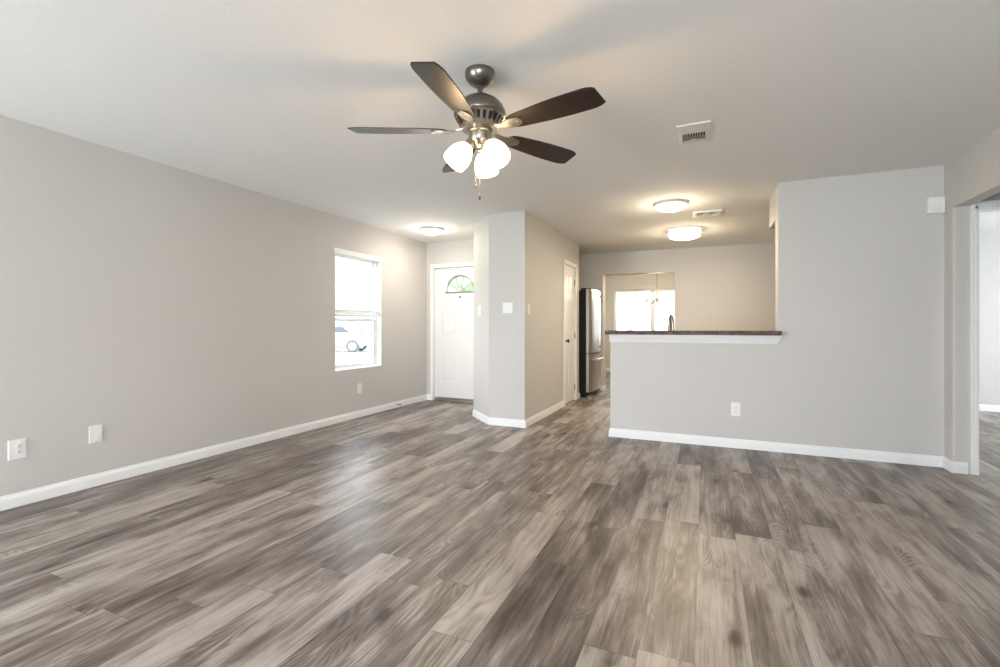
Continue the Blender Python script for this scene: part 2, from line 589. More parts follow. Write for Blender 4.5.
# right wall with the cased opening into the hall
OY0, OY1, OZ = 3.35, 4.754, 2.065
bm = BM()
box(bm, XR, XR + 0.10, YB - T, OY0, 0, H)
prism(bm, round_poly([(XR, OY1), (XR + 0.10, OY1), (XR + 0.10, YP + 0.001), (XR, YP + 0.001)], [0.018, 0, 0, 0]), 0, OZ)
box(bm, XR, XR + 0.10, OY0, YP, OZ, H)
struct('wall_right', bm, M['wall'], smooth=True)
# hall wall that faces the camera, with the bedroom doorway
BDX0, BDX1 = 1.912, 2.68
bm = BM()
box(bm, XR + 0.10, BDX0 - 0.015, OY1, OY1 + 0.12, 0, H)
box(bm, BDX0 - 0.015, BDX1 + 0.015, OY1, OY1 + 0.12, 2.035, H)
box(bm, BDX1 + 0.015, 6.0, OY1, OY1 + 0.12, 0, H)
struct('wall_hall', bm, M['wall'])
bm = BM()
box(bm, 3.0, 3.12, 3.0, OY1, 0, H)
box(bm, XR + 0.10, 3.12, 2.9, 3.0, 0, H)
struct('wall_hall_end', bm, M['wall'])
# bedroom
bm = BM()
box(bm, 1.884, 6.0, 8.40, 8.52, 0, H)
struct('wall_bedroom_far', bm, M['wall'])
bm = BM()
box(bm, 5.9, 6.0, 4.874, 5.7, 0, H); box(bm, 5.9, 6.0, 7.5, 8.4, 0, H)
box(bm, 5.9, 6.0, 5.7, 7.5, 0, 0.7); box(bm, 5.9, 6.0, 5.7, 7.5, 2.05, H)
struct('wall_bedroom_right', bm, M['wall'])
bm = BM(); box(bm, XR, XR + 0.12, YP + PT, 12.2, 0, H)
struct('wall_kitchen_right', bm, M['wall'])
simple_window('window_4', -0.9, 0.9, 0.7, 2.05, 0, [0.0], R(90), (5.95, 6.6, 0))  # unseen window, added so the bedroom fill light can enter

# kitchen: left wall behind the refrigerator, back wall with the opening to the dining room
KY = 8.34
DOX0, DOX1 = -1.67, -0.475
KT = 0.24
KLX = -2.58
bm = BM(); box(bm, KLX - 0.125, KLX, BE, 12.2, 0, H)
struct('wall_kitchen_left', bm, M['wall'])
bm = BM()
prism(bm, round_poly([(KLX, KY), (DOX0, KY), (DOX0, KY + KT), (KLX, KY + KT)], [0, 0.008, 0.008, 0]), 0, 2.062)
prism(bm, round_poly([(DOX1, KY), (XR, KY), (XR, KY + KT), (DOX1, KY + KT)], [0.008, 0, 0, 0.008]), 0, 2.062)
box(bm, KLX, XR, KY, KY + KT, 2.062, H)
struct('wall_kitchen', bm, M['wall'], smooth=True)
# dining room far wall with its window
DWX0, DWX1, DWZ0, DWZ1 = -2.13, -0.25, 0.70, 2.06
DY = 12.1
bm = BM()
box(bm, KLX, DWX0, DY, DY + T, 0, H); box(bm, DWX1, XR, DY, DY + T, 0, H)
box(bm, DWX0, DWX1, DY, DY + T, 0, DWZ0); box(bm, DWX0, DWX1, DY, DY + T, DWZ1, H)
struct('wall_dining', bm, M['wall'])

# ------------------------------------------------------------------ baseboards
BB = [(0, 0), (0.014, 0), (0.014, 0.012), (0.012, 0.055), (0.010, 0.066), (0.006, 0.075), (0.005, 0.084), (0, 0.086)]
def baseboard(name, path, closed=False):
    """path: floor polyline; the profile stands on its right-hand side (room side)"""
    bm = BM()
    P = [Vector(p) for p in path]
    k = len(P)
    secs = []
    for i in range(k):
        d0 = (P[i] - P[i - 1]).normalized() if i > 0 else (P[1] - P[0]).normalized()
        d1 = (P[i + 1] - P[i]).normalized() if i < k - 1 else d0
        n0 = Vector((d0.y, -d0.x)); n1 = Vector((d1.y, -d1.x))
        m_ = (n0 + n1).normalized()
        sc = 1 / max(0.3, m_.dot(n0))
        secs.append([bm.verts.new((P[i].x + m_.x * u * sc, P[i].y + m_.y * u * sc, z)) for u, z in BB])
    q = len(BB)
    for a, c in zip(secs, secs[1:]):
        for i in range(q):
            j = (i + 1) % q
            bm.faces.new((a[i], a[j], c[j], c[i]))
    bm.faces.new(secs[0]); bm.faces.new(secs[-1][::-1])
    return struct(name, bm, M['trim'])
baseboard('baseboard_left', [(XL, YB), (XL, YF), (FDX0 - 0.055, YF)])
baseboard('baseboard_foyer', [(FDX1 + 0.062, YF), (BL, YF), (BL, BD), (BC, BY), (BX, BY), (BX, PDY0 - 0.057)])
baseboard('baseboard_pantry', [(BX, PDY1 + 0.057), (BX, BE)])
baseboard('baseboard_peninsula', [(PX0, YP + 0.12), (PX0, YP), (XR, YP), (XR, OY1), (XR + 0.085, OY1)])
baseboard('baseboard_right', [(XR, OY0), (XR, YB)])
baseboard('baseboard_bedroom', [(1.884, 8.40), (5.9, 8.40)])
baseboard('baseboard_kitchen', [(-1.79, KY), (DOX0, KY), (DOX0, KY + KT), (KLX, KY + KT)])
baseboard('baseboard_dining', [(KLX, KY + KT), (KLX, DY), (XR, DY)])
baseboard('baseboard_hall', [(BDX1 + 0.09, OY1), (3.0, OY1), (3.0, 3.0), (XR + 0.10, 3.0), (XR + 0.10, OY0)])

# ------------------------------------------------------------------ casings and jambs
def casing(name, w, h, cw=0.06, th=0.018, origin=(0, 0, 0), rotz=0.0, jamb=0.10, left=None):
    """moulded door casing round an opening: local x = 0..w, faces local -Y"""
    r = root_struct(name, origin, rotz)
    lw = cw if left is None else left
    bm = BM()
    for (a, c, z0, z1) in ((-lw, 0, 0, h + cw), (w, w + cw, 0, h + cw), (0, w, h, h + cw)):
        box(bm, a, c, -th, 0, z0, z1, 0.004)
    # inner bead
    for (a, c, z0, z1) in ((-lw * 0.45, -lw * 0.15, 0, h + cw * 0.45), (w + cw * 0.15, w + cw * 0.45, 0, h + cw * 0.45), (-lw * 0.45, w + cw * 0.45, h + cw * 0.15, h + cw * 0.45)):
        box(bm, a, c, -th - 0.004, -th + 0.001, z0, z1)
    mesh_obj('casing', bm, M['trim'], r)
    bm = BM()
    box(bm, -0.015, 0.0, 0, jamb, 0, h + 0.012); box(bm, w, w + 0.015, 0, jamb, 0, h + 0.012)
    box(bm, 0, w, 0, jamb, h, h + 0.012)
    # stops
    mesh_obj('jamb', bm, M['trim'], r)
    return r

def panel_leaf(bm, w, h, panels, th=0.035):
    """moulded panel door leaf, local x 0..w, front face at y = 0 facing -Y"""
    xs = sorted({0, w, *[p[0] for p in panels], *[p[1] for p in panels]})
    zs = sorted({0, h, *[p[2] for p in panels], *[p[3] for p in panels]})
    V = {(i, j): bm.verts.new((x, 0, z)) for i, x in enumerate(xs) for j, z in enumerate(zs)}
    pf = []
    for i in range(len(xs) - 1):
        for j in range(len(zs) - 1):
            f = bm.faces.new((V[i, j], V[i + 1, j], V[i + 1, j + 1], V[i, j + 1]))
            cx, cz = (xs[i] + xs[i + 1]) / 2, (zs[j] + zs[j + 1]) / 2
            if any(p[0] < cx < p[1] and p[2] < cz < p[3] for p in panels): pf.append(f)
    def inset(fs, t, d):
        res = bmesh.ops.inset_individual(bm, faces=fs, thickness=t, depth=0)
        for f in fs:
            for v in f.verts: v.co.y += d
    inset(pf, 0.016, 0.008)
    inset(pf, 0.020, 0.0)
    inset(pf, 0.014, -0.006)
    # sides and back
    b0 = [bm.verts.new((x, th, z)) for x, z in ((0, 0), (w, 0), (w, h), (0, h))]
    bm.faces.new(b0[::-1])
    for cond, a, c in (((lambda v: v.co.z < 1e-6 and v.co.y < 1e-6), b0[0], b0[1]), ((lambda v: abs(v.co.x - w) < 1e-6 and v.co.y < 1e-6), b0[1], b0[2]),
                       ((lambda v: abs(v.co.z - h) < 1e-6 and v.co.y < 1e-6), b0[2], b0[3]), ((lambda v: abs(v.co.x) < 1e-6 and v.co.y < 1e-6), b0[3], b0[0])):
        line = [v for v in bm.verts if cond(v)]
        line.sort(key=lambda v: (v.co - a.co).length)
        bm.faces.new(line + [c, a])

def boolean_cut(o, cutter_bm):
    me = bpy.data.meshes.new('cut'); bmesh.ops.recalc_face_normals(cutter_bm, faces=cutter_bm.faces)
    cutter_bm.to_mesh(me); cutter_bm.free()
    c = bpy.data.objects.new('cut', me); COL.objects.link(c)
    c.matrix_world = o.matrix_world.copy()
    md = o.modifiers.new('cut', 'BOOLEAN'); md.object = c; md.operation = 'DIFFERENCE'; md.solver = 'EXACT'
    c.parent = o.parent
    bpy.context.view_layer.update()
    dg = bpy.context.evaluated_depsgraph_get()
    nm = bpy.data.meshes.new_from_object(o.evaluated_get(dg))
    o.modifiers.clear(); o.data = nm
    bpy.data.objects.remove(c)

def knob(bm, x, z, rr=0.027):
    mt = Matrix.Translation((x, 0, z)) @ Matrix.Rotation(R(90), 4, 'X')
    lathe(bm, [(0.0, 0.0), (0.031, 0.0), (0.031, 0.006), (0.020, 0.010), (0.011, 0.014), (0.011, 0.034), (rr * 0.8, 0.042), (rr, 0.052), (rr * 0.9, 0.062), (rr * 0.5, 0.068), (0, 0.069)], 20, mt)

# front door
DW, DH = FDX1 - FDX0, FDZ
dr = root_struct('door_1', (FDX0, YF + 0.035, 0.0))
cx = DW / 2
pn = []
for (z0, z1) in ((0.31, 0.80), (1.02, 1.53)):
    pn += [(0.125, 0.385, z0, z1), (DW - 0.385, DW - 0.125, z0, z1)]
bm = BM(); panel_leaf(bm, DW - 0.008, DH - 0.012, pn, 0.042)
xf(bm, list(bm.verts), Matrix.Translation((0.004, 0, 0.008)))
leaf = mesh_obj('door_leaf', bm, M['door'], dr)
FR, FZ = 0.235, 1.665
cut = BM()
ring = [(cx + FR * math.cos(math.pi * k / 20), FZ + FR * math.sin(math.pi * k / 20)) for k in range(21)]
a_ = [cut.verts.new((p[0], -0.1, p[1])) for p in ring]; b_ = [cut.verts.new((p[0], 0.1, p[1])) for p in ring]
cut.faces.new(a_); cut.faces.new(b_[::-1])
for i in range(21):
    j = (i + 1) % 21
    cut.faces.new((a_[i], b_[i], b_[j], a_[j]))
boolean_cut(leaf, cut)
bm = BM()
arc = [(cx + (FR + 0.012) * math.cos(math.pi * k / 24), -0.006, FZ + (FR + 0.012) * math.sin(math.pi * k / 24)) for k in range(25)]
tube(bm, arc, 0.012, 8)
tube(bm, [(cx - FR - 0.02, -0.006, FZ - 0.006), (cx + FR + 0.02, -0.006, FZ - 0.006)], 0.012, 8)
for a in (36, 72, 108, 144):
    tube(bm, [(cx + 0.07 * math.cos(R(a)), 0.0, FZ + 0.07 * math.sin(R(a))), (cx + FR * math.cos(R(a)), 0.0, FZ + FR * math.sin(R(a)))], 0.006, 6)
tube(bm, [(cx + 0.07 * math.cos(math.pi * k / 12), 0.0, FZ + 0.07 * math.sin(math.pi * k / 12)) for k in range(13)], 0.006, 6)
mesh_obj('fanlight_frame', bm, M['nickel'], dr, True)
bm = BM()
prism(bm, [(p[0] - cx, p[1]) for p in ring], -0.003, 0.003)
xf(bm, list(bm.verts), Matrix.Translation((cx, 0.02, 0)) @ Matrix.Rotation(R(90), 4, 'X'))
mesh_obj('fanlight_pane', bm, M['glass'], dr)
bm = BM(); lathe(bm, [(0, 0), (0.016, 0), (0.016, 0.004), (0.010, 0.007), (0.0, 0.007)], 16, Matrix.Translation((cx, 0, 1.585)) @ Matrix.Rotation(R(90), 4, 'X'))
mesh_obj('peephole', bm, M['bronze'], dr, True)
for z in (0.22, 1.02, 1.82):
    bm = BM(); box(bm, -0.010, 0.006, -0.006, 0.002, z - 0.045, z + 0.045, 0.002)
    tube(bm, [(-0.002, -0.008, z - 0.045), (-0.002, -0.008, z + 0.045)], 0.006, 8)
    mesh_obj('hinge', bm, M['trim'], dr, True)
bm = BM(); knob(bm, DW - 0.07, 0.93); mesh_obj('knob', bm, M['nickel'], dr, True)
bm = BM(); lathe(bm, [(0, 0), (0.028, 0), (0.028, 0.012), (0.018, 0.02), (0, 0.02)], 16, Matrix.Translation((DW - 0.07, 0, 1.12)) @ Matrix.Rotation(R(90), 4, 'X'))
mesh_obj('deadbolt', bm, M['nickel'], dr, True)
bm = BM(); box(bm, -0.0, DW, -0.05, 0.06, 0, 0.014, 0.005); box(bm, 0.004, DW - 0.004, -0.006, 0.0, 0.012, 0.05, 0.002)
mesh_obj('threshold', bm, M['nickel'], dr)
casing('trim_2', DW, DH, 0.06, origin=(FDX0, YF, 0), jamb=T, left=0.050)

# pantry door (faces +X)
PW = PDY1 - PDY0
pr = root_struct('door_2', (BX - 0.008, PDY0, 0), R(90))
pn = []
for (z0, z1) in ((0.23, 0.80), (0.99, 1.52), (1.63, 1.89)):
    pn += [(0.10, PW / 2 - 0.045, z0, z1), (PW / 2 + 0.045, PW - 0.10, z0, z1)]
bm = BM(); panel_leaf(bm, PW - 0.008, 2.030, pn)
xf(bm, list(bm.verts), Matrix.Translation((0.004, 0, 0.010)))
mesh_obj('door_leaf', bm, M['door'], pr)
bm = BM(); knob(bm, 0.065, 0.93, 0.028); mesh_obj('knob', bm, M['bronze'], pr, True)
for z in (0.2, 1.0, 1.82):
    bm = BM(); tube(bm, [(PW - 0.003, -0.006, z - 0.045), (PW - 0.003, -0.006, z + 0.045)], 0.006, 8)
    mesh_obj('hinge', bm, M['bronze'], pr, True)
casing('trim_3', PW, 2.045, 0.057, origin=(BX, PDY0, 0), rotz=R(90), jamb=0.05)
# bedroom doorway casing, seen through the opening on the right
casing('trim_4', BDX1 - BDX0, 2.03, 0.06, origin=(BDX0, OY1, 0), jamb=0.12, left=0.048)

# ------------------------------------------------------------------ left wall window (window_1)
wr = root_struct('window_1', (XL, WY0, 0), R(90))   # local x along +Y, local -Y into the room
ww = WY1 - WY0
def frame_rect(bm, x0, x1, z0, z1, y0, y1, w, bev=0.003):
    box(bm, x0, x1, y0, y1, z0, z0 + w, bev); box(bm, x0, x1, y0, y1, z1 - w, z1, bev)
    box(bm, x0, x0 + w, y0, y1, z0 + w, z1 - w, bev); box(bm, x1 - w, x1, y0, y1, z0 + w, z1 - w, bev)
bm = BM(); frame_rect(bm, 0, ww, WZ0, WZ1, 0.065, 0.14, 0.035)
box(bm, 0.035, ww - 0.035, 0.075, 0.12, 1.205, 1.245, 0.003)
mesh_obj('window_frame', bm, M['vinyl'], wr)
bm = BM(); frame_rect(bm, 0.036, ww - 0.036, WZ0 + 0.036, 1.255, 0.078, 0.105, 0.036)
lower = mesh_obj('lower_sash', bm, M['vinyl'], wr)
bm = BM(); box(bm, 0.073, ww - 0.073, 0.089, 0.095, WZ0 + 0.073, 1.218); mesh_obj('pane', bm, M['glass'], lower)
bm = BM(); frame_rect(bm, 0.036, ww - 0.036, 1.21, WZ1 - 0.036, 0.108, 0.132, 0.034)
upper = mesh_obj('upper_sash', bm, M['vinyl'], wr)
bm = BM(); box(bm, 0.071, ww - 0.071, 0.117, 0.123, 1.245, WZ1 - 0.071); mesh_obj('pane', bm, M['glass'], upper)
bm = BM(); box(bm, 0.0, ww, 0.0, 0.07, WZ0, WZ0 + 0.018, 0.004); mesh_obj('window_sill', bm, M['trim'], wr)
bm = BM(); box(bm, 0.0, 0.008, 0.002, 0.066, WZ0 + 0.018, WZ1 - 0.002); box(bm, ww - 0.008, ww, 0.002, 0.066, WZ0 + 0.018, WZ1 - 0.002); box(bm, 0.008, ww - 0.008, 0.002, 0.066, WZ1 - 0.010, WZ1 - 0.002)
mesh_obj('window_jamb', bm, M['trim'], wr)

def blind(parent_loc, rotz, w, ztop, zbot, label, tilt=12, y=0.03, wand=True, valance=True, pitch=0.021, group=None):
    t = thing('window_blind', label, 'window blind', parent_loc, rotz, group)
    b = BM(); box(b, 0.012, w - 0.012, y - 0.016, y + 0.018, ztop - 0.05, ztop - 0.012, 0.003)
    if valance: box(b, -0.012, w + 0.012, y - 0.062, y - 0.038, ztop - 0.058, ztop + 0.004, 0.005); box(b, -0.012, 0.004, y - 0.04, y - 0.022, ztop - 0.058, ztop + 0.004); box(b, w - 0.004, w + 0.012, y - 0.04, y - 0.022, ztop - 0.058, ztop + 0.004)
    mesh_obj('headrail', b, M['blind'], t)
    b = BM()
    z = ztop - 0.07
    zs = []
    while z > zbot + 0.045:
        zs.append(z); z -= pitch
    for i in range(16):
        zs.append(zbot + 0.030 + i * 0.0032)
    zs = sorted(set(zs))
    for z in zs:
        stacked = z < zbot + 0.085
        tl = 0 if stacked else R(tilt)
        f = box(b, 0.014, w - 0.014, -0.0125, 0.0125, -0.0006, 0.0006)
        xf(b, f, Matrix.Translation((0, y, z)) @ Matrix.Rotation(tl, 4, 'X'))
    s = mesh_obj('slats', b, M['blind'], t)
    b = BM(); box(b, 0.012, w - 0.012, y - 0.013, y + 0.013, zbot, zbot + 0.026, 0.004)
    mesh_obj('bottom_rail', b, M['blind'], t)
    b = BM()
    for x in (0.12, w / 2, w - 0.12):
        for yy in (-0.0135, 0.0135):
            tube(b, [(x, y + yy, zbot + 0.02), (x, y + yy, ztop - 0.03)], 0.0009, 5)
    mesh_obj('ladder_cord', b, M['cord'], t)
    if wand:
        b = BM(); tube(b, [(0.14, y - 0.025, ztop - 0.06), (0.142, y - 0.028, ztop - 0.62)], 0.0045, 8)
        mesh_obj('tilt_wand', b, M['cord'], t, True)
    return t
blind((XL, WY0, 0), R(90), ww, WZ1, 1.262, 'white slatted blind lowered halfway over the grey left wall window', wand=True, tilt=21)

# dining room window and blinds
dwr = root_struct('window_2', (DWX0, DY, 0))
dw = DWX1 - DWX0
mull = -1.20 - DWX0
bm = BM(); frame_rect(bm, 0, dw, DWZ0, DWZ1, 0.06, 0.13, 0.05)
box(bm, mull - 0.055, mull + 0.055, 0.05, 0.13, DWZ0 + 0.05, DWZ1 - 0.05, 0.004)
mesh_obj('window_frame', bm, M['vinyl'], dwr)
for a, c in ((0.05, mull - 0.055), (mull + 0.055, dw - 0.05)):
    bm = BM(); box(bm, a, c, 0.092, 0.098, DWZ0 + 0.05, DWZ1 - 0.05); mesh_obj('pane', bm, M['glass'], dwr)
bm = BM(); box(bm, -0.03, dw + 0.03, -0.03, 0.06, DWZ0 - 0.02, DWZ0, 0.004); mesh_obj('window_sill', bm, M['trim'], dwr)
blind((DWX0, DY, 0), 0, mull - 0.005, DWZ1, DWZ0 + 0.03, 'white open slat blind on the left half of the dining room window', tilt=4, pitch=0.028, valance=False, wand=False)
blind((DWX0 + mull + 0.005, DY, 0), 0, dw - mull - 0.005, DWZ1, DWZ0 + 0.03, 'white open slat blind on the right half of the dining room window', tilt=4, pitch=0.028, valance=False, wand=False)

# daylight through the windows in view stands outside the glass
area('daylight_left_window', (XL - 0.9, 4.7, 2.9), (0.85, 0, -0.9), 1.6, 0.9, SIDE_WIN_W, DAY)
area('daylight_dining_window', (-1.2, DY + 1.0, 2.9), (0, -0.85, -0.9), 1.8, 0.9, DINING_W, DAY)

# ------------------------------------------------------------------ bar counter and its trim
bm = BM()
prism(bm, round_poly([(PX0 - 0.035, YP - 0.11), (PX1 + 0.018, YP - 0.11), (PX1 + 0.018, YP - 0.001), (PX1 - 0.002, YP - 0.001), (PX1 - 0.002, YP + 0.15), (PX0 - 0.035, YP + 0.15)], [0.008, 0.008, 0, 0, 0, 0.008]), BARZ + 0.0005, BARZ + 0.0405)
bmesh.ops.bevel(bm, geom=[e for e in bm.edges if abs(e.verts[0].co.z - e.verts[1].co.z) < 1e-6], offset=0.004, segments=2, affect='EDGES')
tag(mesh_obj('bar_countertop', bm, M['laminate']), 'speckled brown raised bar top capping the grey half wall', 'countertop')
# flared moulding under the bar
bm = BM()
prof = [(0.0, 0.0), (0.020, 0.0), (0.023, 0.006), (0.034, 0.032), (0.048, 0.060), (0.052, 0.066), (0.052, 0.078), (0.0, 0.078)]
z0 = BARZ - 0.078
xa, xb = PX0, PX1 - 0.030
A = [bm.verts.new((xa, YP - u, z0 + z)) for u, z in prof]
B = [bm.verts.new((xb + u * 1.15, YP - u, z0 + z)) for u, z in prof]
for i in range(len(prof)):
    j = (i + 1) % len(prof)
    bm.faces.new((A[i], A[j], B[j], B[i]))
bm.faces.new(A); bm.faces.new(B[::-1])
struct('trim_5', bm, M['trim'])

# ------------------------------------------------------------------ kitchen sink counter behind the bar, faucet
t = thing('base_cabinet', 'white kitchen base cabinet with sink counter behind the bar', 'cabinet', (PX0 + 0.05, YP + 0.205, 0))
cw_ = 2.55
bm = BM(); box(bm, 0, cw_, 0, 0.56, 0.10, 0.86); box(bm, 0.02, cw_ - 0.02, 0.0, 0.50, 0, 0.10)
mesh_obj('body', bm, M['cabinet'], t)
bm = BM()
for (a, c, y0, y1) in ((0, 0.28, 0, 0.60), (0.98, cw_, 0, 0.60), (0.28, 0.98, 0, 0.12), (0.28, 0.98, 0.53, 0.60)):
    box(bm, a, c, y0, y1, 0.86, 0.90)
mesh_obj('worktop', bm, M['laminate'], t)
for i in range(5):
    x0 = 0.01 + i * 0.508
    bm = BM(); panel_leaf(bm, 0.49, 0.70, [(0.07, 0.42, 0.07, 0.63)], 0.018)
    xf(bm, list(bm.verts), Matrix.Translation((x0 + 0.49, 0.56 + 0.018, 0.13)) @ Matrix.Rotation(math.pi, 4, 'Z'))
    d_ = mesh_obj('cabinet_door', bm, M['cabinet'], t)
    bm = BM(); tube(bm, [(x0 + 0.05, 0.578, 0.74), (x0 + 0.05, 0.60, 0.74)], [0.006, 0.012], 10)
    mesh_obj('knob', bm, M['nickel'], d_, True)
t = thing('kitchen_sink', 'stainless steel sink set into the counter behind the bar', 'sink', (PX0 + 0.68, YP + 0.53, 0.90))
bm = BM()
for (a, c, y0, y1) in ((-0.36, 0.36, -0.215, -0.185), (-0.36, 0.36, 0.185, 0.215), (-0.36, -0.33, -0.185, 0.185), (0.33, 0.36, -0.185, 0.185)):
    box(bm, a, c, y0, y1, 0.001, 0.006)
mesh_obj('rim', bm, M['steel'], t)
bm = BM()
box(bm, -0.33, 0.33, -0.185, 0.185, -0.034, -0.028)
for (a, c, y0, y1) in ((-0.335, 0.335, -0.19, -0.185), (-0.335, 0.335, 0.185, 0.19), (-0.335, -0.33, -0.185, 0.185), (0.33, 0.335, -0.185, 0.185)):
    box(bm, a, c, y0, y1, -0.034, 0.001)
mesh_obj('basin', bm, M['steel'], t)
t = thing('kitchen_faucet', 'dark nickel gooseneck faucet rising behind the bar counter', 'faucet', (-0.312, YP + 0.29, 0.9005), R(200))
bm = BM(); lathe(bm, [(0, 0), (0.030, 0), (0.030, 0.008), (0.022, 0.02), (0.020, 0.13), (0.016, 0.14), (0, 0.14)], 20)
mesh_obj('base', bm, M['nickel'], t, True)
bm = BM()
neck = [(0, 0, 0.13), (0, 0, 0.22)] + [(0, -0.055 + 0.055 * math.cos(a), 0.27 + 0.085 * math.sin(a)) for a in [math.pi * k / 12 for k in range(13)]]
tube(bm, neck, [0.016] * 2 + [0.0155] * 13, 12)
mesh_obj('gooseneck', bm, M['nickel'], t, True)
bm = BM(); tube(bm, [(0, -0.110, 0.272), (0, -0.112, 0.22), (0, -0.114, 0.165)], [0.016, 0.021, 0.019], 14)
mesh_obj('spray_head', bm, M['pewter'], t, True)
bm = BM(); tube(bm, [(0.015, 0, 0.10), (0.05, 0, 0.11), (0.09, 0.0, 0.15)], [0.010, 0.008, 0.006], 8)
mesh_obj('lever', bm, M['nickel'], t, True)

# ------------------------------------------------------------------ refrigerator
FY0, FY1 = 7.42, 8.29
fr = thing('refrigerator', 'stainless steel refrigerator with black sides and bottom freezer drawer', 'refrigerator', (-1.758, FY0, 0.0), R(90))
fw = FY1 - FY0      # local x along +Y, local -Y towards +X (door front)
bm = BM(); box(bm, 0.005, fw - 0.005, 0.0, 0.72, 0.035, 1.725, 0.008); mesh_obj('body', bm, M['black'], fr)
def bowed_door(z0, z1, bow=0.032, th=0.065):
    bm = BM()
    pts = []
    k = 14
    for i in range(k + 1):
        s = i / k
        x = 0.004 + (fw - 0.008) * s
        e = min(1.0, min(s, 1 - s) / 0.05)
        y = -th * 0.75 - bow * (1 - (2 * s - 1) ** 2) - th * 0.25 * math.sqrt(max(0, 1 - (1 - e) ** 2))
        pts.append((x, y))
    pts += [(fw - 0.004, -0.006), (0.004, -0.006)]
    prism(bm, pts, z0, z1)
    bmesh.ops.bevel(bm, geom=[e for e in bm.edges if abs(e.verts[0].co.z - e.verts[1].co.z) < 1e-6 and min(e.verts[0].co.y, e.verts[1].co.y) < -0.03], offset=0.006, segments=2, affect='EDGES')
    return bm
d1 = mesh_obj('fridge_door', bowed_door(0.705, 1.745), M['steel'], fr, True)
d2 = mesh_obj('freezer_drawer', bowed_door(0.085, 0.69), M['steel'], fr, True)
bm = BM()
hy = -0.122
tube(bm, bezier((fw - 0.24, -0.085, 0.80), (fw - 0.24, hy - 0.02, 0.80), (fw - 0.24, hy - 0.02, 0.86), (fw - 0.24, hy, 0.95), 6) +
     bezier((fw - 0.24, hy - 0.006, 1.10), (fw - 0.24, hy - 0.012, 1.2), (fw - 0.24, hy - 0.012, 1.3), (fw - 0.24, hy - 0.006, 1.40), 4) +
     bezier((fw - 0.24, hy, 1.50), (fw - 0.24, hy - 0.02, 1.58), (fw - 0.24, hy - 0.02, 1.62), (fw - 0.24, -0.085, 1.67), 6), 0.014, 12)
mesh_obj('handle', bm, M['steel'], d1, True)
bm = BM()
tube(bm, bezier((0.12, -0.08, 0.60), (0.12, hy - 0.03, 0.60), (0.2, hy - 0.02, 0.60), (0.30, hy - 0.012, 0.60), 6) +
     bezier((fw - 0.30, hy - 0.012, 0.60), (fw - 0.2, hy - 0.02, 0.60), (fw - 0.12, hy - 0.03, 0.60), (fw - 0.12, -0.08, 0.60), 6), 0.013, 12)
mesh_obj('handle', bm, M['steel'], d2, True)
bm = BM(); box(bm, 0.02, fw - 0.02, -0.05, 0.0, 0.03, 0.08); mesh_obj('toe_grille', bm, M['black'], fr)
for q in (0.03, fw - 0.13):
    bm = BM(); box(bm, q, q + 0.10, -0.05, 0.09, 1.726, 1.760, 0.006)
    mesh_obj('hinge_cover', bm, M['black'], fr)
for x in (0.06, fw - 0.06):
    for y in (-0.03, 0.62):
        bm = BM(); tube(bm, [(x, y, 0.0), (x, y, 0.035)], [0.022, 0.016], 12)
        mesh_obj('foot', bm, M['nickel'], fr, True)

# ------------------------------------------------------------------ ceiling fan
FX, FYY = -1.059, 2.156
fan = thing('ceiling_fan', 'brushed nickel ceiling fan with five dark walnut blades and lit shades', 'ceiling fan', (FX, FYY, H))
bm = BM(); lathe(bm, [(0.0, 0.0), (0.075, 0.0), (0.077, -0.008), (0.076, -0.022), (0.070, -0.040), (0.058, -0.056), (0.042, -0.068), (0.028, -0.075), (0.024, -0.079), (0.0, -0.079)], 40)
mesh_obj('canopy', bm, M['pewter'], fan, True)
bm = BM(); lathe(bm, [(0, -0.075), (0.0125, -0.075), (0.0125, -0.118), (0.024, -0.118), (0.026, -0.140), (0, -0.140)], 24)
mesh_obj('downrod', bm, M['pewter'], fan, True)
bm = BM(); lathe(bm, [(0, -0.128), (0.034, -0.128), (0.066, -0.138), (0.096, -0.156), (0.118, -0.180), (0.131, -0.208), (0.134, -0.228), (0.131, -0.234), (0.126, -0.240)], 48, cap=False)
housing = mesh_obj('motor_housing', bm, M['pewter'], fan, True)
bm = BM()
lathe(bm, [(0.112, -0.238), (0.088, -0.282), (0.0, -0.282)], 40, cap=False)
mesh_obj('motor_core', bm, M['slot'], fan, True)
bm = BM()
lathe(bm, [(0.127, -0.232), (0.129, -0.240), (0.123, -0.248), (0.117, -0.241)], 48, cap=False)
lathe(bm, [(0.099, -0.275), (0.101, -0.283), (0.090, -0.300), (0.0, -0.300), ], 48, cap=False)
lathe(bm, [(0.099, -0.275), (0.085, -0.275)], 48, cap=False)
for k in range(24):
    a = 2 * math.pi * k / 24
    f = box(bm, -0.0065, 0.0065, -0.004, 0.004, 0, 0.046)
    xf(bm, f, Matrix.Rotation(a, 4, 'Z') @ Matrix.Translation((0.0985, 0, -0.282)) @ Matrix.Rotation(R(32), 4, 'Y') @ Matrix.Rotation(R(90), 4, 'Z'))
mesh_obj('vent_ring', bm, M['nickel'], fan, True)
BLZ = -0.304
